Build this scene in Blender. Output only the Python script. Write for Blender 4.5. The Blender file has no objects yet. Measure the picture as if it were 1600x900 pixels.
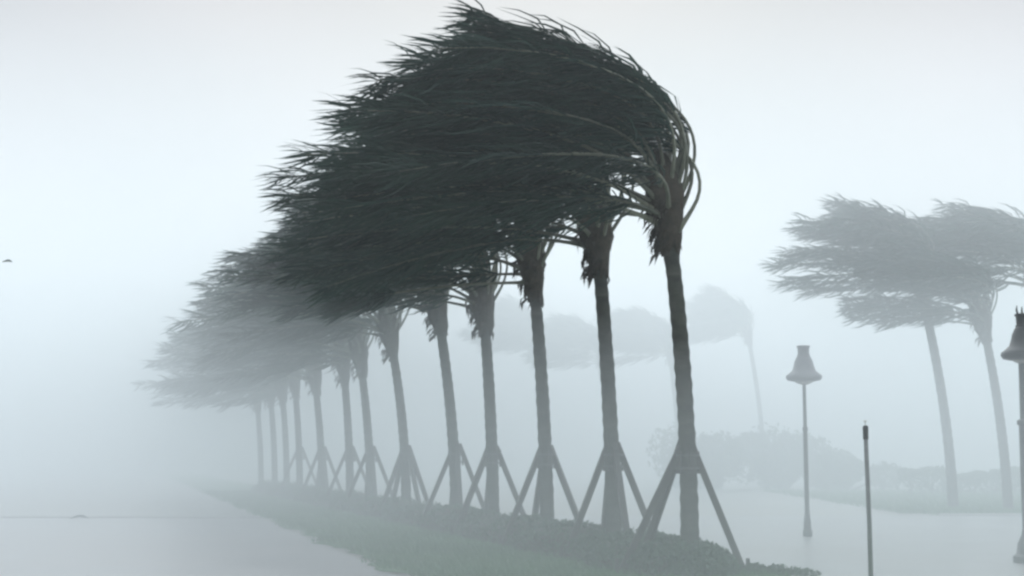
import bpy, math, random
import numpy as np
from mathutils import Vector

# ------------------------------------------------------------------ camera, sky, sun, exposure
scene = bpy.context.scene
C = scene.collection
PITCH = math.atan(255 / 2222)
cam_data = bpy.data.cameras.new("camera")
cam = bpy.data.objects.new("camera", cam_data)
C.objects.link(cam)
cam.location = (0, 0, 1.7)
cam.rotation_euler = (math.pi / 2 + PITCH, 0, 0)
cam_data.sensor_width = 36
cam_data.lens = 36 * 2222 / 1600
cam_data.clip_end = 3000
cam_data.clip_start = 0.05
scene.camera = cam

SUN_EL, SUN_AZ = math.radians(31), math.radians(2)
world = bpy.data.worlds.new("World")
scene.world = world
world.use_nodes = True
nt = world.node_tree
nt.nodes.clear()
w_out = nt.nodes.new("ShaderNodeOutputWorld")
w_bg = nt.nodes.new("ShaderNodeBackground")
w_bg.inputs["Strength"].default_value = 0.1
w_sky = nt.nodes.new("ShaderNodeTexSky")
w_sky.sky_type = 'NISHITA'
w_sky.sun_disc = False
w_sky.sun_elevation = SUN_EL
w_sky.sun_rotation = SUN_AZ
w_sky.air_density = 1.0
w_sky.dust_density = 4.0
# a closed deck of storm cloud over that sky: soft pale greys
w_tc = nt.nodes.new("ShaderNodeTexCoord")
w_noise = nt.nodes.new("ShaderNodeTexNoise")
w_noise.inputs["Scale"].default_value = 2.2
w_noise.inputs["Detail"].default_value = 3.0
w_noise.inputs["Roughness"].default_value = 0.45
w_ramp = nt.nodes.new("ShaderNodeValToRGB")
w_ramp.color_ramp.elements[0].position = 0.3
w_ramp.color_ramp.elements[0].color = (2.85, 3.25, 3.5, 1)
w_ramp.color_ramp.elements[1].position = 0.7
w_ramp.color_ramp.elements[1].color = (3.65, 3.8, 4.05, 1)
w_mix = nt.nodes.new("ShaderNodeMixRGB")
w_mix.inputs["Fac"].default_value = 0.97
L = nt.links.new
L(w_tc.outputs["Generated"], w_noise.inputs["Vector"])
L(w_noise.outputs["Fac"], w_ramp.inputs["Fac"])
L(w_sky.outputs["Color"], w_mix.inputs["Color1"])
L(w_ramp.outputs["Color"], w_mix.inputs["Color2"])
L(w_mix.outputs["Color"], w_bg.inputs["Color"])
L(w_bg.outputs["Background"], w_out.inputs["Surface"])

sun_data = bpy.data.lights.new("sun", 'SUN')
sun = bpy.data.objects.new("sun", sun_data)
C.objects.link(sun)
sun_data.energy = 1.5
sun_data.angle = math.radians(80)
sun_data.color = (0.93, 0.98, 1.0)
sd = Vector((math.cos(SUN_EL) * math.sin(SUN_AZ), math.cos(SUN_EL) * math.cos(SUN_AZ), math.sin(SUN_EL)))
sun.rotation_euler = sd.to_track_quat('Z', 'Y').to_euler()
sun.location = sd * 60

scene.view_settings.view_transform = 'Standard'
scene.view_settings.look = 'None'
scene.view_settings.exposure = 0.88
scene.view_settings.gamma = 1.0
scene.view_settings.use_curve_mapping = False
scene.render.engine = 'CYCLES'
cy = scene.cycles
cy.use_denoising = True
cy.max_bounces = 8
cy.diffuse_bounces = 3
cy.glossy_bounces = 2
cy.transmission_bounces = 3
cy.volume_bounces = 4
cy.transparent_max_bounces = 8
cy.filter_width = 2.6

# ------------------------------------------------------------------ helpers
def rng(seed):
    return np.random.default_rng(seed)

def tag(o, label=None, cat=None, group=None, kind=None):
    if label: o["label"] = label
    if cat: o["category"] = cat
    if group: o["group"] = group
    if kind: o["kind"] = kind
    return o

def empty(name, loc=(0, 0, 0)):
    o = bpy.data.objects.new(name, None)
    C.objects.link(o)
    o.location = loc
    o.empty_display_size = 0.2
    return o

def link(name, mesh, parent=None, loc=None):
    o = bpy.data.objects.new(name, mesh)
    C.objects.link(o)
    if parent is not None: o.parent = parent
    if loc is not None: o.location = loc
    return o

class MB:
    """collects vertices and faces of one mesh"""
    def __init__(self):
        self.v, self.f, self.n = [], [], 0
    def add(self, verts, faces):
        verts = np.asarray(verts, float).reshape(-1, 3)
        self.v.append(verts)
        b = self.n
        self.f.extend([tuple(i + b for i in f) for f in faces])
        self.n += len(verts)
    def tube(self, pts, rad, sides=8, cap=True, squash=None):
        pts = np.asarray(pts, float)
        n = len(pts)
        rad = np.broadcast_to(np.asarray(rad, float), (n,))
        tan = np.gradient(pts, axis=0)
        tan /= np.linalg.norm(tan, axis=1)[:, None] + 1e-9
        ref = np.array([0, 1.0, 0]) if abs(tan[0][1]) < 0.9 else np.array([1.0, 0, 0])
        a = np.arange(sides) * 2 * math.pi / sides
        vs = []
        for i in range(n):
            u = np.cross(tan[i], ref); u /= np.linalg.norm(u) + 1e-9
            w = np.cross(tan[i], u)
            su = 1 if squash is None else squash[i]
            vs.append(pts[i] + rad[i] * (np.cos(a)[:, None] * u * su + np.sin(a)[:, None] * w))
        fs = []
        for i in range(n - 1):
            for j in range(sides):
                k = (j + 1) % sides
                fs.append((i * sides + j, i * sides + k, (i + 1) * sides + k, (i + 1) * sides + j))
        if cap:
            fs.append(tuple(reversed(range(sides))))
            fs.append(tuple((n - 1) * sides + j for j in range(sides)))
        self.add(np.concatenate(vs), fs)
    def lathe(self, prof, sides=24, centre=(0, 0, 0)):
        a = np.arange(sides) * 2 * math.pi / sides
        vs = []
        for r, z in prof:
            vs.append(np.stack([centre[0] + r * np.cos(a), centre[1] + r * np.sin(a), np.full(sides, centre[2] + z)], 1))
        fs = []
        for i in range(len(prof) - 1):
            for j in range(sides):
                k = (j + 1) % sides
                fs.append((i * sides + j, i * sides + k, (i + 1) * sides + k, (i + 1) * sides + j))
        fs.append(tuple(reversed(range(sides))))
        fs.append(tuple((len(prof) - 1) * sides + j for j in range(sides)))
        self.add(np.concatenate(vs), fs)
    def beam(self, p, q, w, h, up=(0, 0, 1)):
        p, q = Vector(p), Vector(q)
        d = (q - p).normalized()
        s = d.cross(Vector(up))
        if s.length < 1e-4: s = d.cross(Vector((1, 0, 0)))
        s.normalize()
        t = s.cross(d).normalized()
        vs = []
        for base in (p, q):
            for a, b in ((-1, -1), (1, -1), (1, 1), (-1, 1)):
                vs.append(base + s * a * w / 2 + t * b * h / 2)
        self.add([tuple(v) for v in vs], [(3, 2, 1, 0), (4, 5, 6, 7), (0, 1, 5, 4), (1, 2, 6, 5), (2, 3, 7, 6), (3, 0, 4, 7)])
    def mesh(self, name, mat, smooth=False):
        me = bpy.data.meshes.new(name)
        me.from_pydata(np.concatenate(self.v).tolist(), [], self.f)
        if smooth:
            me.polygons.foreach_set("use_smooth", [True] * len(me.polygons))
        me.materials.append(mat)
        me.update()
        return me
    def build(self, name, mat, parent=None, loc=None, smooth=False):
        return link(name, self.mesh(name, mat, smooth), parent, loc)

# ------------------------------------------------------------------ materials
def material(name, c0, c1, scale=4.0, detail=6.0, rough=(0.6, 0.8), bump=0.2, bump_scale=None, spec=0.5,
             coat=0.0, translucent=0.0, per_object=0.0, stretch=(1, 1, 1), third=None):
    m = bpy.data.materials.new(name)
    m.use_nodes = True
    t = m.node_tree
    b = t.nodes["Principled BSDF"]
    out = t.nodes["Material Output"]
    tc = t.nodes.new("ShaderNodeTexCoord")
    mp = t.nodes.new("ShaderNodeMapping")
    mp.inputs["Scale"].default_value = stretch
    t.links.new(tc.outputs["Object"], mp.inputs["Vector"])
    n = t.nodes.new("ShaderNodeTexNoise")
    n.inputs["Scale"].default_value = scale
    n.inputs["Detail"].default_value = detail
    n.inputs["Roughness"].default_value = 0.6
    t.links.new(mp.outputs["Vector"], n.inputs["Vector"])
    r = t.nodes.new("ShaderNodeValToRGB")
    r.color_ramp.elements[0].position = 0.3
    r.color_ramp.elements[1].position = 0.7
    r.color_ramp.elements[0].color = (*c0, 1)
    r.color_ramp.elements[1].color = (*c1, 1)
    if third:
        e = r.color_ramp.elements.new(0.5)
        e.color = (*third, 1)
    t.links.new(n.outputs["Fac"], r.inputs["Fac"])
    col = r.outputs["Color"]
    if per_object:
        oi = t.nodes.new("ShaderNodeObjectInfo")
        mr = t.nodes.new("ShaderNodeMapRange")
        mr.inputs["To Min"].default_value = 1 - per_object
        mr.inputs["To Max"].default_value = 1 + per_object
        t.links.new(oi.outputs["Random"], mr.inputs["Value"])
        hs = t.nodes.new("ShaderNodeHueSaturation")
        t.links.new(mr.outputs["Result"], hs.inputs["Value"])
        t.links.new(col, hs.inputs["Color"])
        col = hs.outputs["Color"]
    t.links.new(col, b.inputs["Base Color"])
    rr = t.nodes.new("ShaderNodeMapRange")
    rr.inputs["From Min"].default_value = 0.3
    rr.inputs["From Max"].default_value = 0.7
    rr.inputs["To Min"].default_value = rough[0]
    rr.inputs["To Max"].default_value = rough[1]
    t.links.new(n.outputs["Fac"], rr.inputs["Value"])
    t.links.new(rr.outputs["Result"], b.inputs["Roughness"])
    b.inputs["Specular IOR Level"].default_value = spec
    b.inputs["Coat Weight"].default_value = coat
    if bump:
        n2 = t.nodes.new("ShaderNodeTexNoise")
        n2.inputs["Scale"].default_value = bump_scale or scale * 6
        n2.inputs["Detail"].default_value = 4
        t.links.new(mp.outputs["Vector"], n2.inputs["Vector"])
        bp = t.nodes.new("ShaderNodeBump")
        bp.inputs["Strength"].default_value = bump
        bp.inputs["Distance"].default_value = 0.02
        t.links.new(n2.outputs["Fac"], bp.inputs["Height"])
        t.links.new(bp.outputs["Normal"], b.inputs["Normal"])
    if translucent:
        tr = t.nodes.new("ShaderNodeBsdfTranslucent")
        t.links.new(col, tr.inputs["Color"])
        mx = t.nodes.new("ShaderNodeMixShader")
        mx.inputs["Fac"].default_value = translucent
        t.links.new(b.outputs["BSDF"], mx.inputs[1])
        t.links.new(tr.outputs["BSDF"], mx.inputs[2])
        t.links.new(mx.outputs["Shader"], out.inputs["Surface"])
    return m

M = {}
M['leaf'] = material("palm_leaf", (0.016, 0.044, 0.037), (0.036, 0.075, 0.054), 1.2, 3, (0.5, 0.65), 0, spec=0.3,
                     translucent=0.12, per_object=0.3)
M['midrib'] = material("palm_midrib", (0.075, 0.085, 0.06), (0.24, 0.25, 0.19), 3, 3, (0.5, 0.7), 0.1, per_object=0.35)
M['trunk'] = material("palm_trunk", (0.05, 0.052, 0.046), (0.12, 0.118, 0.105), 3, 6, (0.7, 0.9), 0.5, 30, spec=0.3,
                      stretch=(1, 1, 2.5), third=(0.075, 0.08, 0.066))
M['fibre'] = material("palm_fibre", (0.045, 0.04, 0.032), (0.1, 0.085, 0.065), 8, 6, (0.8, 0.95), 0.6, 40, spec=0.2)
M['timber'] = material("brace_timber", (0.055, 0.053, 0.05), (0.11, 0.105, 0.098), 5, 6, (0.65, 0.85), 0.35, 40,
                       stretch=(1, 1, 0.3), per_object=0.2)
M['strap'] = material("brace_strap", (0.08, 0.08, 0.08), (0.14, 0.14, 0.14), 10, 3, (0.35, 0.5), 0.05)
M['hedge'] = material("hedge_leaf", (0.055, 0.1, 0.065), (0.10, 0.165, 0.10), 2.5, 4, (0.5, 0.7), 0, spec=0.3, translucent=0.1)
M['branch'] = material("hedge_branch", (0.04, 0.038, 0.03), (0.08, 0.07, 0.055), 6, 5, (0.8, 0.95), 0.4, 25)
M['grass'] = material("grass_blade", (0.08, 0.175, 0.085), (0.14, 0.27, 0.13), 0.6, 4, (0.5, 0.7), 0, spec=0.3, translucent=0.35)
M['turf'] = material("turf", (0.1, 0.19, 0.1), (0.15, 0.26, 0.14), 0.35, 8, (0.75, 0.95), 0.6, 30, spec=0.2, third=(0.12, 0.22, 0.115))
M['ground'] = material("pale_sand", (0.24, 0.235, 0.21), (0.36, 0.35, 0.32), 0.08, 8, (0.3, 0.52), 0.15, 12, spec=0.5)
M['road'] = material("wet_concrete_road", (0.27, 0.265, 0.26), (0.44, 0.43, 0.42), 0.4, 8, (0.28, 0.5), 0.1, 60, spec=0.5, coat=0.0)
M['paving'] = material("wet_paving", (0.25, 0.255, 0.255), (0.38, 0.38, 0.375), 0.35, 8, (0.28, 0.5), 0.1, 45, spec=0.5, coat=0.0)
M['kerb'] = material("kerb_concrete", (0.38, 0.38, 0.365), (0.52, 0.51, 0.49), 2.5, 7, (0.4, 0.7), 0.3, 30)
M['soil'] = material("soil", (0.05, 0.045, 0.036), (0.1, 0.088, 0.07), 2, 7, (0.7, 0.95), 0.7, 14)
M['lamp'] = material("lamp_paint", (0.2, 0.205, 0.22), (0.28, 0.285, 0.3), 6, 5, (0.4, 0.6), 0.06, 40)
M['lamp_pole'] = material("lamp_pole_paint", (0.04, 0.043, 0.046), (0.07, 0.074, 0.078), 6, 5, (0.4, 0.6), 0.06, 40)
M['lamp_glass'] = material("lamp_glass", (0.4, 0.41, 0.4), (0.5, 0.5, 0.48), 6, 3, (0.2, 0.3), 0)
M['steel'] = material("galvanised_steel", (0.16, 0.165, 0.17), (0.26, 0.265, 0.27), 9, 5, (0.4, 0.6), 0.05, 40)
M['black'] = material("black_cap", (0.02, 0.02, 0.022), (0.035, 0.035, 0.037), 9, 3, (0.4, 0.6), 0.05, 40)
M['white'] = material("white_reflector", (0.7, 0.7, 0.68), (0.8, 0.8, 0.78), 9, 3, (0.3, 0.4), 0)

# ------------------------------------------------------------------ ground, roads, verge
def row_x(y):            # line of the braced palms
    return 2.46 - 0.315 * (y - 20.0)
def edge_x(y):           # kerb between road and verge
    return -1.45 - 0.285 * (y - 19.4)

def sheet(name, outline, z, mat, cat_kind='structure'):
    mb = MB()
    mb.add([(x, y, z) for x, y in outline], [tuple(range(len(outline)))])
    return tag(mb.build(name, mat), kind=cat_kind)

sheet("ground", [(-520, -60), (520, -60), (520, 700), (-520, 700)], -0.012, M['ground'])
sheet("road", [(-90, -40), (edge_x(4), -40), (edge_x(4), 4), (edge_x(37), 37), (-90, 37)], -0.004, M['road'])
sheet("pavement", [(row_x(-2) + 1.15, -40), (60, -40), (60, 38.2), (row_x(38.2) + 1.15, 38.2), (row_x(14) + 1.15, 14), (row_x(-2) + 1.15, -2)], -0.004, M['paving'])
sheet("lawn", [(11.4, 38.55), (60, 38.55), (60, 58), (11.4, 58)], -0.004, M['turf'])
def ragged(y):
    return 0.22 * math.sin(y * 1.7) * math.sin(y * .61 + 1) + .1 * math.sin(y * 5.1) + .04 * math.sin(y * 13.7)
ys = [3 + 107 * (i / 240) ** 1.4 for i in range(241)]
mb = MB()
mb.add([(edge_x(y) + .1 + ragged(y), y, 0.004) for y in ys] + [(edge_x(y) + .5 + ragged(y) * .5, y, 0.03) for y in ys] + [(row_x(y) + 1.0 + .3 * ragged(y + 4), y, 0.03) for y in ys]
       + [(row_x(y) + 1.12 + .4 * ragged(y + 4), y, 0.0) for y in ys],
       [(c * 241 + i, c * 241 + 241 + i, c * 241 + 242 + i, c * 241 + i + 1) for c in range(3) for i in range(240)])
tag(mb.build("verge", M['turf']), kind='structure')

def kerb_run(name, p, q, label):
    """one cast run of kerb with a sloped face"""
    mb = MB()
    P, Q = Vector((*p, 0)), Vector((*q, 0))
    d = (Q - P).normalized(); s = Vector((-d.y, d.x, 0))
    n = max(2, int((Q - P).length / 1.5))
    prof = [(-0.16, -0.1), (-0.14, 0.02), (-0.05, 0.05), (0.06, 0.055), (0.13, 0.03), (0.15, -0.1)]
    vs, fs = [], []
    r = random.Random(7)
    for i in range(n + 1):
        c = P.lerp(Q, i / n)
        j = r.uniform(-.008, .008)
        for a, h in prof:
            vs.append(tuple(c + s * (a + j) + Vector((0, 0, h + (r.uniform(-.006, .004) if h > 0 else 0)))))
    k = len(prof)
    for i in range(n):
        for a in range(k):
            b = (a + 1) % k
            fs.append((i * k + a, i * k + b, (i + 1) * k + b, (i + 1) * k + a))
    fs.append(tuple(range(k))); fs.append(tuple(reversed(range(n * k, n * k + k))))
    mb.add(vs, fs)
    o = mb.build(name, M['kerb'])
    return tag(o, kind='structure')

kerb_run("kerb", (-90, 37.1), (edge_x(37) - .05, 37.1), "")
kerb_run("kerb", (11.4, 38.4), (60, 38.4), "")

# grass blades of the verge
def blades(name, n, sampler, h, w, mat, label, seed):
    g = rng(seed)
    xy = sampler(g, n)
    a = g.uniform(0, 2 * math.pi, n)
    hh = h * g.uniform(0.5, 1.3, n)
    ww = w * g.uniform(0.7, 1.3, n)
    base = np.column_stack([xy, np.full(n, 0.028)])
    side = np.column_stack([np.cos(a), np.sin(a), np.zeros(n)]) * ww[:, None]
    lean = np.column_stack([g.normal(-0.5, 0.3, n), g.normal(0, 0.3, n), np.ones(n)])
    tip = base + lean * hh[:, None]
    mid = base + np.column_stack([lean[:, 0] * .3, lean[:, 1] * .3, np.full(n, .55)]) * hh[:, None]
    V = np.stack([base - side, base + side, mid + side * .7, mid - side * .7, tip], 1).reshape(-1, 3)
    i = np.arange(n) * 5
    F = [(k, k + 1, k + 2, k + 3) for k in i] + [(k + 3, k + 2, k + 4) for k in i]
    mb = MB(); mb.add(V, F)
    return tag(mb.build(name, mat), label, "grass", kind='stuff')

def verge_pts(g, n):
    y = 14 + (g.random(n) ** 1.7) * 46
    t = g.random(n)
    x0 = np.array([edge_x(v) + .1 + ragged(v) for v in y]); x1 = np.array([row_x(v) + .9 for v in y])
    return np.column_stack([x0 + t * (x1 - x0), y])
blades("grass", 60000, verge_pts, 0.085, 0.008, M['grass'], "short windswept grass on the verge between road kerb and palms", 3)
def lawn_pts(g, n):
    y = 38.7 + (g.random(n) ** 1.4) * 22
    return np.column_stack([g.uniform(10.5, 24, n), y])
blades("grass", 20000, lawn_pts, 0.12, 0.014, M['grass'], "pale lawn grass behind the concrete kerb by the bell lamps", 5)

# ------------------------------------------------------------------ palms
WIND = np.array([-1.0, 0.06, 0.0])

def frond_curve(base, d0, length, k, wind, droop, arch=0.0, n=28):
    p = np.array(base, float); d = np.array(d0, float); d /= np.linalg.norm(d)
    ds = length / n
    pts, tans = [p.copy()], [d.copy()]
    for i in range(n):
        t = i / n
        st = min(t / 0.3, 1.0); st = st * st * (3 - 2 * st)
        en = min(max((t - 0.35) / 0.6, 0), 1); en = en * en * (3 - 2 * en)
        tgt = wind + np.array([0, 0, arch * (1 - en)]); tgt /= np.linalg.norm(tgt)
        kk = k * (0.4 + 0.95 * st)
        if arch > 0 and 0.13 < t < 0.36: kk *= 1 + 2.2 * arch       # the gale folds the frond over just past its stalk
        f = tgt * kk + np.array([0, 0, -droop * (0.3 + t)])
        d = d + ds * (f - d * np.dot(f, d))
        d /= np.linalg.norm(d)
        p = p + d * ds
        pts.append(p.copy()); tans.append(d.copy())
    return np.array(pts), np.array(tans)

def leaflet_mesh(mb, pts, tans, wind, n_side, length, width, g, start=0.2, flap=1.0):
    n = n_side * 2
    t = np.repeat(np.linspace(start, 0.995, n_side), 2) + g.uniform(-.006, .006, n)
    t = np.clip(t, 0, 1)
    seg = t * (len(pts) - 1)
    i0 = np.minimum(seg.astype(int), len(pts) - 2); fr = (seg - i0)[:, None]
    p = pts[i0] * (1 - fr) + pts[i0 + 1] * fr
    T = tans[i0] * (1 - fr) + tans[i0 + 1] * fr
    sgn = np.tile([1.0, -1.0], n_side)[:, None]
    B = np.cross(T, np.array([0, 0, 1.0])); B /= np.linalg.norm(B, axis=1)[:, None] + 1e-6
    N = np.cross(B, T)
    u = (t - start) / (1 - start)
    Lf = length * (0.55 + 0.75 * np.sin(np.pi * np.clip(u * 0.8 + 0.12, 0, 1))) / 1.3 * g.uniform(0.8, 1.12, n)
    d = T * 0.45 + sgn * B * g.uniform(.4, .9, (n, 1)) + N * g.normal(-0.1, 0.5, (n, 1))
    d = d + wind[None, :] * (0.6 * (1 - T @ wind))[:, None]
    d /= np.linalg.norm(d, axis=1)[:, None]
    w_i = wind[None, :] + g.normal(0, 0.17, (n, 3)) + T * 0.25
    grav = np.array([0, 0, -1.0])
    S = 3
    P = [p]; D = [d]
    for s in range(S):
        f = w_i * (1.3 + 0.5 * s) * flap + grav * g.uniform(0.05, 0.75, (n, 1))
        f = f - d * np.sum(f * d, 1)[:, None]
        h = (Lf / S)[:, None]
        d = d + f * h * 1.15
        d /= np.linalg.norm(d, axis=1)[:, None]
        p = p + d * h
        P.append(p); D.append(d)
    ref = np.array([0, 0.35, 1.0]) + g.normal(0, 0.55, (n, 3))
    W = []
    for s in range(S + 1):
        wv = np.cross(D[s], ref); wv /= np.linalg.norm(wv, axis=1)[:, None] + 1e-6
        W.append(wv)
    wd = (width * g.uniform(.75, 1.2, n))[:, None] / 2
    V = np.stack([P[0] - W[0] * wd * .45, P[0] + W[0] * wd * .45, P[1] - W[1] * wd, P[1] + W[1] * wd,
                  P[2] - W[2] * wd * .75, P[2] + W[2] * wd * .75, P[3]], 1).reshape(-1, 3)
    i = (np.arange(n) * 7).tolist()
    F = [(k, k + 1, k + 3, k + 2) for k in i] + [(k + 2, k + 3, k + 5, k + 4) for k in i] + [(k + 4, k + 5, k + 6) for k in i]
    mb.add(V, F)

def frond_specs(g, n, height_scale=1.0):
    """directions in which the fronds leave the crown, before the wind bends them"""
    out = []
    for i in range(n):
        q = (i + 0.5) / n                       # young and upright first, old and low last
        az = i * 2.399963 + g.uniform(-.3, .3)
        el = math.radians(78 - 70 * q ** 0.9 + g.uniform(-8, 8))
        toward = math.cos(az)                   # windward side stands up in the gale
        if toward > 0.1:
            el = max(el, math.radians(38 + 16 * toward + g.uniform(-4, 14)))
        d = np.array([math.cos(el) * math.cos(az), math.cos(el) * math.sin(az) * 0.8, math.sin(el)])
        out.append((d, q))
    return out

def bend_path(base, height, lean, n=26, power=2.0, sway=0.0, depth_lean=0.0):
    pts = []
    for i in range(n + 1):
        t = i / n
        pts.append((base[0] + lean * t ** power + sway * math.sin(math.pi * t), base[1] + depth_lean * t ** power, base[2] + height * t))
    return np.array(pts)

def trunk_mesh(height, lean, r0, r1, sway, seed, n=44):
    g = rng(seed)
    pts = bend_path((0, 0, -0.1), height + 0.1, lean, n, 1.9, sway)
    t = np.linspace(0, 1, n + 1)
    rad = r0 + (r1 - r0) * t + 0.025 * np.exp(-t * 18) + np.where(np.arange(n + 1) % 2 == 0, 0.006, -0.004) + g.normal(0, .0018, n + 1)
    mb = MB(); mb.tube(pts, rad, 16)
    return mb.mesh("trunk", M['trunk'], True), pts[-1]

def palm(name, base, height, lean, seed, label, group, n_fronds=27, length=4.6, k=0.8, r0=0.128, r1=0.105,
         detail=1.0, sway=0.0, split=True, extra=None, rise=0.06, leaf_len=1.02, arch=0.52):
    g = rng(seed)
    root = empty(name, base)
    tag(root, label, "palm tree", group)
    tm, top = trunk_mesh(height, lean, r0, r1, sway, seed)
    link("trunk", tm, root)
    # leaf sheath: the flared fibrous heart that the fronds grow from
    sl = np.array([lean * 1.9 / height, 0, 1.0]); sl /= np.linalg.norm(sl)
    mb = MB()
    hs = [-0.45, -0.25, 0.0, 0.22, 0.45, 0.7, 0.95, 1.1]
    rs = [1.08, 1.45, 1.95, 2.45, 2.6, 2.1, 1.2, .3]
    mb.tube([top + sl * h + np.array([-0.03 * max(h, 0), 0, 0]) for h in hs], [r1 * r for r in rs], 14)
    me = mb.mesh("leaf_sheath", M['fibre'], True)
    v = np.empty(len(me.vertices) * 3); me.vertices.foreach_get("co", v)
    v += g.normal(0, .02, len(v)); me.vertices.foreach_set("co", v)
    link("leaf_sheath", me, root)
    # torn fibre: ragged strips hanging from the heart
    mb = MB()
    for j in range(int(55 * detail) + 8):
        a = g.uniform(0, 2 * math.pi)
        if math.cos(a) > 0.3 and g.random() < .6: a = math.pi - a
        z = g.uniform(-0.38, 0.4)
        p0 = top + sl * z + np.array([math.cos(a), math.sin(a), 0]) * r1 * (1.3 + max(0, z + .1) * 2)
        p1 = p0 + np.array([math.cos(a) * .07 - .05, math.sin(a) * .07, -g.uniform(.05, .16)])
        p2 = p1 + np.array([g.uniform(-.07, .02), g.uniform(-.03, .03), -g.uniform(.06, .2)])
        w = g.uniform(.015, .045)
        tv = np.array([-math.sin(a), math.cos(a), 0]) * w
        rv = np.array([math.cos(a), math.sin(a), 0]) * w * .5
        mb.add([p0 - tv - rv, p0 + tv - rv, p1 + tv * .8 + rv, p1 - tv * .8 - rv, p2 + rv * .3], [(0, 1, 2, 3), (3, 2, 4)])
    mb.build("torn_fibre", M['fibre'], root)
    crown, ribs = MB(), MB()
    specs = frond_specs(g, n_fronds)
    wind0 = WIND
    items = []
    size = g.uniform(.94, 1.06) if split else 1.0
    k = k * g.uniform(.9, 1.12)
    gust = np.array([0, g.normal(0, .07), g.normal(0, .04)])
    for d, q in specs:
        Lr = size * length * g.uniform(.86, 1.1) * (0.92 + .12 * math.sin(math.pi * q))
        w = wind0 + gust + np.array([0, g.normal(0, .12), rise + g.normal(0.0, .09) - .06 * q])
        w /= np.linalg.norm(w)
        kk = k * g.uniform(.85, 1.2)
        if d[0] > 0.25: kk *= 1.1
        off = top + sl * (0.62 - 0.55 * q) + np.array([d[0], d[1], 0]) * r1 * 1.5
        items.append((off, d, Lr, kk, w, 0.08 + .08 * q, 0.17, 1.0, max(0.0, arch * (1 - 1.25 * q)) * g.uniform(.7, 1.1)))
    for e in (extra or []):
        items.append((top + np.array(e[0]), np.array(e[1]), e[2], e[3], np.array(e[4]) / np.linalg.norm(e[4]), e[5], e[6], 1.0, e[7] if len(e) > 7 else 0.0))
    for off, d, Lr, kk, w, droop, start, flap, bow in items:
        if d[0] > 0.3: start = max(start, .3)
        if bow > .25: Lr *= 1 - .26 * min(bow, .8)
        pts, tans = frond_curve(off, d, Lr, kk, w, droop, bow)
        t = np.linspace(0, 1, len(pts))
        rad = 0.021 * (1 - t) ** 0.5 + 0.005 + 0.034 * np.exp(-t * 22)
        leaf = MB() if split else crown
        rib = MB() if split else ribs
        leaflet_mesh(leaf, pts, tans, w, int(84 * detail), leaf_len * max(length, 4.0) / 4.6, 0.041 / max(detail, .4) ** .7, g, start, flap)
        rib.tube(pts, rad, 6)
        if split:
            fo = leaf.build("frond", M['leaf'], root)
            rib.build("midrib", M['midrib'], fo, smooth=True)
    if split is False:
        fo = crown.build("crown", M['leaf'], root)
        ribs.build("midribs", M['midrib'], fo, smooth=True)
    return root

ORD = ["first", "second", "third", "fourth", "fifth", "sixth", "seventh", "eighth", "ninth", "tenth", "eleventh", "twelfth", "thirteenth", "fourteenth"]
# pixel-free plan of the row: depth along the road, trunk height, lean of the top, side offset from the row line
ROW = [  # y, height, lean, dx, sway
    (20.0, 4.92, -0.24, 0.00, 0.03),
    (22.7, 4.90, -0.22, 0.00, 0.00),
    (25.8, 4.85, -0.24, 0.00, 0.00),
    (29.0, 4.50, -0.20, 0.00, 0.00),
    (31.7, 4.70, -0.42, 0.00, 0.00),
    (36.3, 4.50, -0.42, 0.00, 0.02),
    (40.4, 4.20, -0.34, 0.00, 0.00),
    (43.3, 4.20, -0.25, 0.00, 0.00),
    (47.9, 4.00, -0.30, 0.00, 0.00),
    (52.4, 4.10, -0.25, 0.00, 0.00),
    (55.4, 3.95, -0.25, 0.00, 0.00),
    (58.5, 3.90, -0.25, 0.00, 0.00),
    (62.5, 3.80, -0.25, 0.00, 0.00),
]
ROOT_LABELS = {
    0: "tall braced palm at the row's open end beside the clipped hedge end, crown blown flat",
}
for i, (y, h, lean, dx, sway) in enumerate(ROW):
    near = i < 9
    det = [1.35, 1.2, 1.0, .9, .85, .75, .7, .6, .55, .5, .45, .45, .45][i]
    extra = None
    if i == 0:
        # windward fronds forced up and over in an arch
        extra = [((0.12, -.06, -0.12), (0.66, -.1, 0.8), 4.4, 0.8, (-1, .04, .03), .06, .34, .62),
                 ((0.10, 0.0, 0.05), (0.60, 0.05, 0.95), 4.9, 0.82, (-1, .02, .05), .06, .36, .58),
                 ((0.06, 0.0, 0.2), (0.25, -0.05, 1.0), 4.9, 0.74, (-1, .02, .05), .06, .36, .55)]
    if i == 0:
        # long fronds on the near side whose pale midribs show against the crown
        extra += [((-.14, -.12, .12), (-.8, -.42, .52), 4.7, .62, (-1, -.02, -.02), .1, .3),
                  ((-.14, -.14, .28), (-.72, -.42, .72), 4.7, .62, (-1, -.04, .02), .08, .3, .15),
                  ((-.16, -.10, .0), (-.9, -.36, .34), 4.6, .55, (-1, 0, -.05), .1, .3)]
    if i == 2:
        extra = [((-0.05, -0.1, -0.1), (-1, -.12, -.02), 3.4, 0.3, (-1, -.05, -.16), .05, .72)]
    lab = ROOT_LABELS.get(i, f"{ORD[i]} palm in the braced row, counted from the clipped hedge end")
    palm("palm_tree", (row_x(y) + dx, y, 0.0), h, lean, 100 + i, lab, "palms in the braced row", detail=det,
         n_fronds=[29, 26, 28, 24, 27, 25, 28, 24, 26][i] if near else 20, split=near, extra=extra, sway=sway, arch=.40 if i == 0 else .5, rise=.04)

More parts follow.
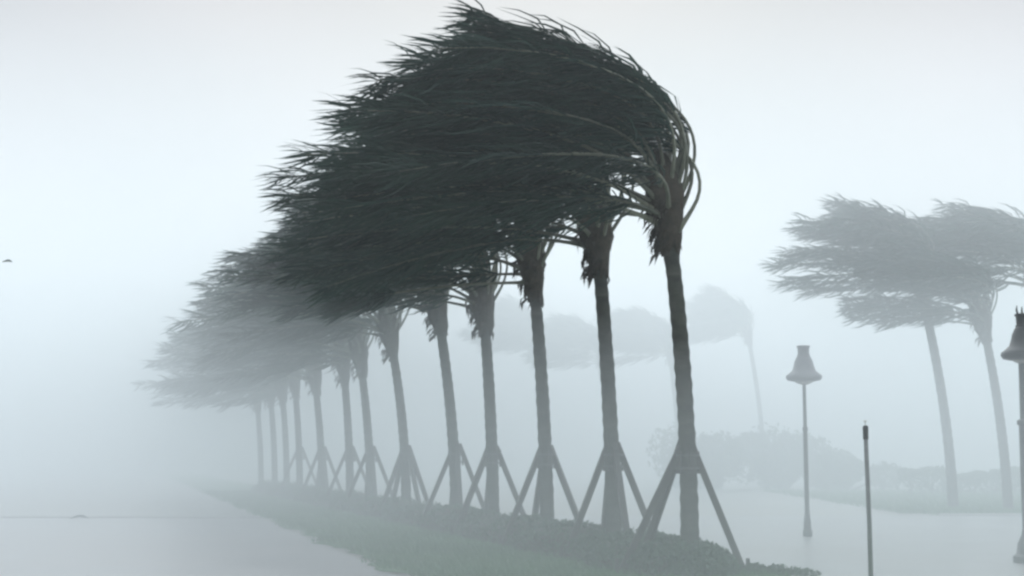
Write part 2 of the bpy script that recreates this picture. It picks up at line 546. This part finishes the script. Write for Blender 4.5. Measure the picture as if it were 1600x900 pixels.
# palms across the car park and far behind
palm("palm_tree", (12.95, 42.2, 0), 6.5, -0.75, 210, "bare-trunked palm behind the low hedge, its shredded fronds streaming past the bell lamp",
     "palms on the lawn", length=4.3, detail=.75, n_fronds=32, r0=.15, r1=.12, k=.75)
palm("palm_tree", (14.15, 41.0, 0), 5.25, -0.5, 211, "shorter leaning palm on the lawn just behind the concrete kerb",
     "palms on the lawn", length=4.0, detail=.75, n_fronds=32, r0=.14, r1=.115, k=.85)
palm("palm_tree", (16.3, 42.5, 0), 6.5, -0.5, 212, "tall lawn palm whose crown streams over the shorter leaning palm",
     "palms on the lawn", length=4.4, detail=.75, n_fronds=32, r0=.15, r1=.12, k=.75)
FAR = [(12.7, 72, 7.4, -.7, .85, 220, "far hazy palm standing alone behind the shrub mound"),
       (8.2, 70, 6.3, -.4, .95, 221, "far hazy palm seen between the first two braced palms"),
       (5.0, 72, 6.0, -.4, .95, 222, "far hazy palm seen past the second braced trunk"),
       (1.9, 74, 6.9, -.4, .95, 223, "far hazy palm seen past the third braced trunk")]
for x, y, h, lean, sc, sd_, lab in FAR:
    palm("palm_tree", (x, y, 0), h, lean, sd_, lab, "far hazy palms", n_fronds=36, length=3.9 * sc, leaf_len=1.3, k=.85, arch=.9, detail=.6, split=False, r0=.12, r1=.1)

# ------------------------------------------------------------------ timber braces round the row's trunks
def brace(x, y, lean, angles, seed, label, simple=False):
    g = random.Random(seed)
    root = empty("tree_brace", (x, y, 0.03))
    tag(root, label, "tree brace", "timber braces round the row's trunks")
    r = 0.135
    for a in range(5):
        t = math.radians(a * 72 + g.uniform(-6, 6))
        mb = MB(); cx, cy_ = math.cos(t) * (r + .012), math.sin(t) * (r + .012)
        mb.beam((cx, cy_, 1.36), (cx + .0, cy_, 1.68 + g.uniform(-.03, .03)), .10, .035, up=(math.cos(t), math.sin(t), 0))
        mb.build("batten", M['timber'], root)
    for z in (1.42, 1.6):
        mb = MB(); mb.tube([(0, 0, z), (0, 0, z + .03)], [r + .04, r + .04], 20)
        mb.build("strap", M['strap'], root, smooth=False)
    for a, rad in angles:
        t = math.radians(a); c, s = math.cos(t), math.sin(t)
        mb = MB()
        top = (c * (r - .07), s * (r - .07), 1.80 + g.uniform(-.05, .04))
        foot = (c * rad, s * rad, 0.0)
        mb.beam(top, foot, .09, .09, up=(0, 0, 1))
        o = mb.build("prop", M['timber'], root)
        mb = MB()
        mb.beam((c * (rad + .06), s * (rad + .06), -.12), (c * (rad + .05), s * (rad + .05), .2), .05, .05, up=(c, s, 0))
        mb.build("stake", M['timber'], o)
    return root

BR = [[(-4, .76), (88, .8), (142, .82), (184, .95)],
      [(8, .78), (100, .8), (190, .78), (285, .8)],
      [(20, .8), (110, .8), (196, .82), (340, .78)],
      [(14, .8), (104, .78), (165, .8), (200, .8)]]
for i, (y, h, lean, dx, sway) in enumerate(ROW[:10]):
    ang = BR[i] if i < len(BR) else [(a + (i * 23) % 40, .8) for a in (0, 90, 180, 270)]
    brace(row_x(y) + dx - .012, y, lean, ang, 50 + i,
          f"timber brace of angled props strapped round the {ORD[i]} palm trunk from the hedge end")

# ------------------------------------------------------------------ hedge, shrubs
def leafy(mb, pts, normals, size, g):
    n = len(pts)
    ref = g.normal(0, 1, (n, 3))
    u = np.cross(normals + g.normal(0, .6, (n, 3)), ref); u /= np.linalg.norm(u, axis=1)[:, None] + 1e-6
    w = np.cross(u, ref); w /= np.linalg.norm(w, axis=1)[:, None] + 1e-6
    s = (size * g.uniform(.6, 1.4, n))[:, None]
    V = np.stack([pts - u * s, pts + w * s * .45, pts + u * s, pts - w * s * .45], 1).reshape(-1, 3)
    mb.add(V, [(k, k + 1, k + 2, k + 3) for k in (np.arange(n) * 4).tolist()])

def lump(x, y):
    return (math.sin(x * 2.7 + y * 1.3) + math.sin(y * 2.1 - x * 1.1 + 1.7) + .7 * math.sin(x * 5.3 - y * 4.1)) / 2.7

def hedge(y0, y1, label):
    """planted bank under the row: low clipped mound, leaves over a twiggy core"""
    g = rng(77)
    root = empty("hedge", (row_x((y0 + y1) / 2), (y0 + y1) / 2, 0.0))
    tag(root, label, "hedge")
    inv = np.array(root.location)
    def surf(yv, t, grow=0.0):
        taper = min(1, max(0, (yv - y0) / .7)) ** .5 * min(1, max(0, (y1 - yv) / 4)) ** .5
        hw = .72 + .1 * math.sin(yv * 1.9)
        hh = (.44 + .09 * lump(yv, t * 2) + .06 * lump(yv * 2.3, t * 3)) * taper + grow
        a = math.pi * t
        cx = row_x(yv) - .2 - math.cos(a) * (hw * taper + grow)
        return np.array([cx, yv, 0.02 + math.sin(a) ** .7 * hh])
    ny, nt_ = 160, 12
    core = []
    for i in range(ny + 1):
        yv = y0 + (y1 - y0) * (i / ny) ** 1.3
        for j in range(nt_ + 1):
            core.append(surf(yv, j / nt_, -.05 if 0 < j < nt_ else 0) - inv)
    F = [(i * (nt_ + 1) + j, i * (nt_ + 1) + j + 1, (i + 1) * (nt_ + 1) + j + 1, (i + 1) * (nt_ + 1) + j) for i in range(ny) for j in range(nt_)]
    mb = MB(); mb.add(core, F)
    mb.build("twigs", M['branch'], root, smooth=True)
    n = 26000
    P, N = [], []
    for q in range(n):
        yv = y0 + (y1 - y0) * g.random() ** 2.2
        t = g.uniform(0, 1)
        p = surf(yv, t, g.normal(0, .022))
        P.append(p - inv); N.append((-math.cos(math.pi * t), 0, math.sin(math.pi * t)))
    mb = MB(); leafy(mb, np.array(P), np.array(N), np.full(n, .04), g)
    mb.build("foliage", M['hedge'], root)
hedge(18.9, 62, "low clipped hedge running along the feet of the braced palms")

def shrub(name, loc, rx, ry, rz, n, size, seed, label, group=None):
    g = rng(seed)
    root = empty(name, loc)
    tag(root, label, "shrub", group)
    # lobes of different size make the outline uneven
    lobes = []
    for i in range(9):
        a = g.uniform(0, 2 * math.pi); q = g.uniform(.15, .75)
        lobes.append((np.array([math.cos(a) * q * rx, math.sin(a) * q * ry, rz * g.uniform(.3, .72)]), g.uniform(.28, .5)))
    P, N = [], []
    for i in range(n):
        c, s = lobes[g.integers(len(lobes))]
        d = g.normal(0, 1, 3); d /= np.linalg.norm(d)
        rr = s * g.uniform(.55, 1.05)
        p = c + d * np.array([rx, ry, rz]) * rr
        if p[2] < 0: p[2] = abs(p[2]) * .3
        P.append(p); N.append(d)
    mb = MB(); leafy(mb, np.array(P), np.array(N), np.full(n, size), g)
    mb.build("foliage", M['hedge'], root)
    mb = MB()
    for c, s in lobes:
        mb.tube([(c[0] * .1, c[1] * .1, -.05), c * .5 * np.array([1, 1, .9]), c], [.04 * rz, .03 * rz, .012 * rz], 6)
    mb.build("branches", M['branch'], root)
    return root

shrub("shrub", (3.42, 19.9, 0), .42, .3, .17, 900, .03, 301, "tiny low shrub at the foot of the first brace prop")
shrub("shrub", (3.85, 19.6, 0), .34, .28, .12, 600, .03, 302, "flat creeping shrub on the paving past the first brace prop")
g_ = rng(9)
for i, (x, y, rx, rz, lab) in enumerate([
        (9.3, 65, 2.8, 2.9, "hazy tall shrub at the top of the shrub mound"),
        (12.4, 66, 2.7, 2.6, "hazy broad shrub below the lone far palm"),
        (15.0, 64, 2.2, 1.7, "hazy lower shrub sloping down from the shrub mound")]):
    shrub("shrub", (x, y, 0), rx, 2.0, rz, 5000, .13, 310 + i, lab, "shrubs of the far mound")
# low hedge across the lawn
def low_hedge(x0, x1, y, h, label, seed):
    g = rng(seed)
    root = empty("hedge", ((x0 + x1) / 2, y, 0)); tag(root, label, "hedge")
    n = 9000
    xs = g.uniform(x0, x1, n); t = g.uniform(0, math.pi, n)
    hh = np.array([h * (1 + .22 * lump(v * .8, 3)) for v in xs])
    P = np.column_stack([xs - root.location.x, -np.cos(t) * .7, np.sin(t) ** .6 * hh + g.normal(0, .03, n)])
    P[:, 2] = np.maximum(P[:, 2], .02)
    N = np.column_stack([np.zeros(n), -np.cos(t), np.sin(t)])
    mb = MB(); leafy(mb, P, N, np.full(n, .11), g)
    mb.build("foliage", M['hedge'], root)
    mb = MB()
    for i in range(int((x1 - x0) / .8)):
        xx = x0 + .4 + i * .8 - root.location.x
        mb.tube([(xx, 0, -.05), (xx + g.uniform(-.2, .2), g.uniform(-.2, .2), h * .8)], [.05, .02], 6)
    mb.build("branches", M['branch'], root)
low_hedge(15.2, 34, 56, .95, "long low hedge at the back of the lawn behind the palms", 21)

# ------------------------------------------------------------------ bell lamps, marker pole
def lamp(loc, label, sturdy=False):
    root = empty("street_lamp", loc)
    tag(root, label, "street lamp", "bell lamps on the car park")
    rp = .13 if sturdy else .042
    mb = MB()
    mb.lathe([(rp * 2.3, 0), (rp * 2.3, .1), (rp * 1.9, .14), (rp * 1.7, .3), (rp * 1.25, .42), (rp * 1.15, .5)], 20)
    mb.build("base", M['lamp_pole'], root, smooth=False)
    mb = MB()
    mb.lathe([(rp * 1.12, .5), (rp * 1.05, 2.1), (rp * 1.25, 2.12), (rp * 1.25, 2.18), (rp * .88, 2.2), (rp * .8, 3.2)], 16)
    mb.build("pole", M['lamp_pole'], root, smooth=False)
    mb = MB()   # bell shade with a drooping brim
    mb.lathe([(.06, 3.13), (.24, 3.12), (.33, 3.14), (.365, 3.19), (.36, 3.235), (.30, 3.28), (.235, 3.34), (.205, 3.43), (.185, 3.52), (.15, 3.60), (.125, 3.64)], 28)
    dark = M['lamp_pole'] if sturdy else M['lamp']
    sh = mb.build("shade", dark, root, smooth=True)
    mb = MB()
    mb.lathe([(.13, 3.64), (.13, 3.66), (.115, 3.67), (.118, 3.80), (.135, 3.81), (.135, 3.84), (.09, 3.85)], 22)
    mb.build("cap", dark, root, smooth=False)
    mb = MB()
    mb.lathe([(.07, 3.05), (.16, 3.09), (.2, 3.119)], 20)
    mb.build("diffuser", M['lamp_glass'], sh, smooth=True)
    if sturdy:
        for a in (0, 120, 240):
            t = math.radians(a + 200)
            mb = MB()
            mb.tube([(math.cos(t) * .11, math.sin(t) * .11, 3.82), (math.cos(t) * .13, math.sin(t) * .13, 3.9), (math.cos(t) * .12, math.sin(t) * .12, 3.97)], [.02, .016, .006], 8)
            mb.build("finial", dark, root)
    return root
lamp((5.95, 29.0, -.004), "slim bell-shaded street lamp standing free on the wet paving")
lamp((8.02, 22.2, -.004), "stout dark street lamp with thick pole beside the kerb lawn", True)

root = empty("marker_pole", (3.50, 14.1, -.004))
tag(root, "thin grey metal marker pole with a black cap on the paving", "pole")
mb = MB(); mb.tube([(0, 0, 0), (0.0, 0, 1.0), (-.012, 0, 1.83)], [.024, .023, .022], 12); mb.build("shaft", M['steel'], root, smooth=True)
mb = MB(); mb.lathe([(.027, 1.82), (.028, 1.94), (.02, 1.955)], 14, (-.012, 0, 0)); mb.build("cap", M['black'], root)
mb = MB(); mb.lathe([(.006, 1.955), (.006, 1.985), (.016, 1.99), (.016, 2.005), (.004, 2.01)], 10, (-.012, 0, 0)); mb.build("reflector", M['white'], root)
mb = MB(); mb.lathe([(.08, 0), (.08, .012), (.035, .02), (.03, .06)], 16); mb.build("foot_plate", M['steel'], root)

# ------------------------------------------------------------------ things torn loose by the gale
def torn_leaf(name, loc, length, width, curl, rot, label):
    root = empty(name, loc); tag(root, label, "leaf")
    root.rotation_euler = rot
    mb = MB(); n = 10; vs = []
    for i in range(n + 1):
        t = i / n
        w = width * math.sin(math.pi * (0.06 + .9 * t)) ** .7
        z = curl * math.sin(math.pi * t)
        for q, dz in ((-1, .25), (0, 0), (1, .25)):
            vs.append((length * (t - .5), q * w / 2, z + dz * w))
    mb.add(vs, [(i * 3 + a, i * 3 + a + 1, i * 3 + a + 4, i * 3 + a + 3) for i in range(n) for a in (0, 1)])
    mb.build("blade", M['leaf'], root)
    mb = MB(); mb.tube([(-length * .66, 0, -.004), (-length * .3, 0, curl * .55 - .003), (length * .3, 0, curl * .75 - .003)], [.006, .005, .002], 6)
    mb.build("stalk", M['midrib'], root)
torn_leaf("blown_leaf", (-5.36, 15.0, 3.70), .085, .035, .014, (.5, .1, .2), "single torn leaf flying through the air above the road")
torn_leaf("fallen_leaf", (-10.9, 36.3, .012), .42, .16, .05, (0, 0, .15), "single dark leaf lying on the road by the far kerb")

# ------------------------------------------------------------------ air
def volume(name, profile, x0, x1, density, color, anis, label):
    """closed prism of even haze: profile is its outline in the y-z plane"""
    mb = MB()
    k = len(profile)
    mb.add([(x0, y, z) for y, z in profile] + [(x1, y, z) for y, z in profile],
           [tuple(reversed(range(k))), tuple(range(k, 2 * k))] + [(i, (i + 1) % k, (i + 1) % k + k, i + k) for i in range(k)])
    m = bpy.data.materials.new(name)
    m.use_nodes = True
    t = m.node_tree
    t.nodes.clear()
    o = t.nodes.new("ShaderNodeOutputMaterial")
    v = t.nodes.new("ShaderNodeVolumePrincipled")
    v.inputs["Color"].default_value = (*color, 1)
    v.inputs["Density"].default_value = density
    v.inputs["Anisotropy"].default_value = anis
    t.links.new(v.outputs["Volume"], o.inputs["Volume"])
    ob = mb.build(name, m)
    ob.display_type = 'WIRE'
    return tag(ob, label, "haze", kind='stuff')
volume("haze", [(-80, -1), (720, -1), (720, 11.6), (-80, 11.6)], -540, 540, 0.002, (.915, .97, 1.0), 0.53,
       "pale rain haze filling the air over the whole place")
# the squall's bank of blown spray, low at its front edge and deep behind the palms
volume("haze", [(-2, -.9), (710, -.9), (710, 11.3), (29.8, 11.3), (28, 5.2), (20, 3.3), (8, 1.2), (-2, .05)], -530, 530, 0.036, (.93, .975, 1.0), 0.53,
       "thicker bank of wind-driven spray rolling in behind the palms")
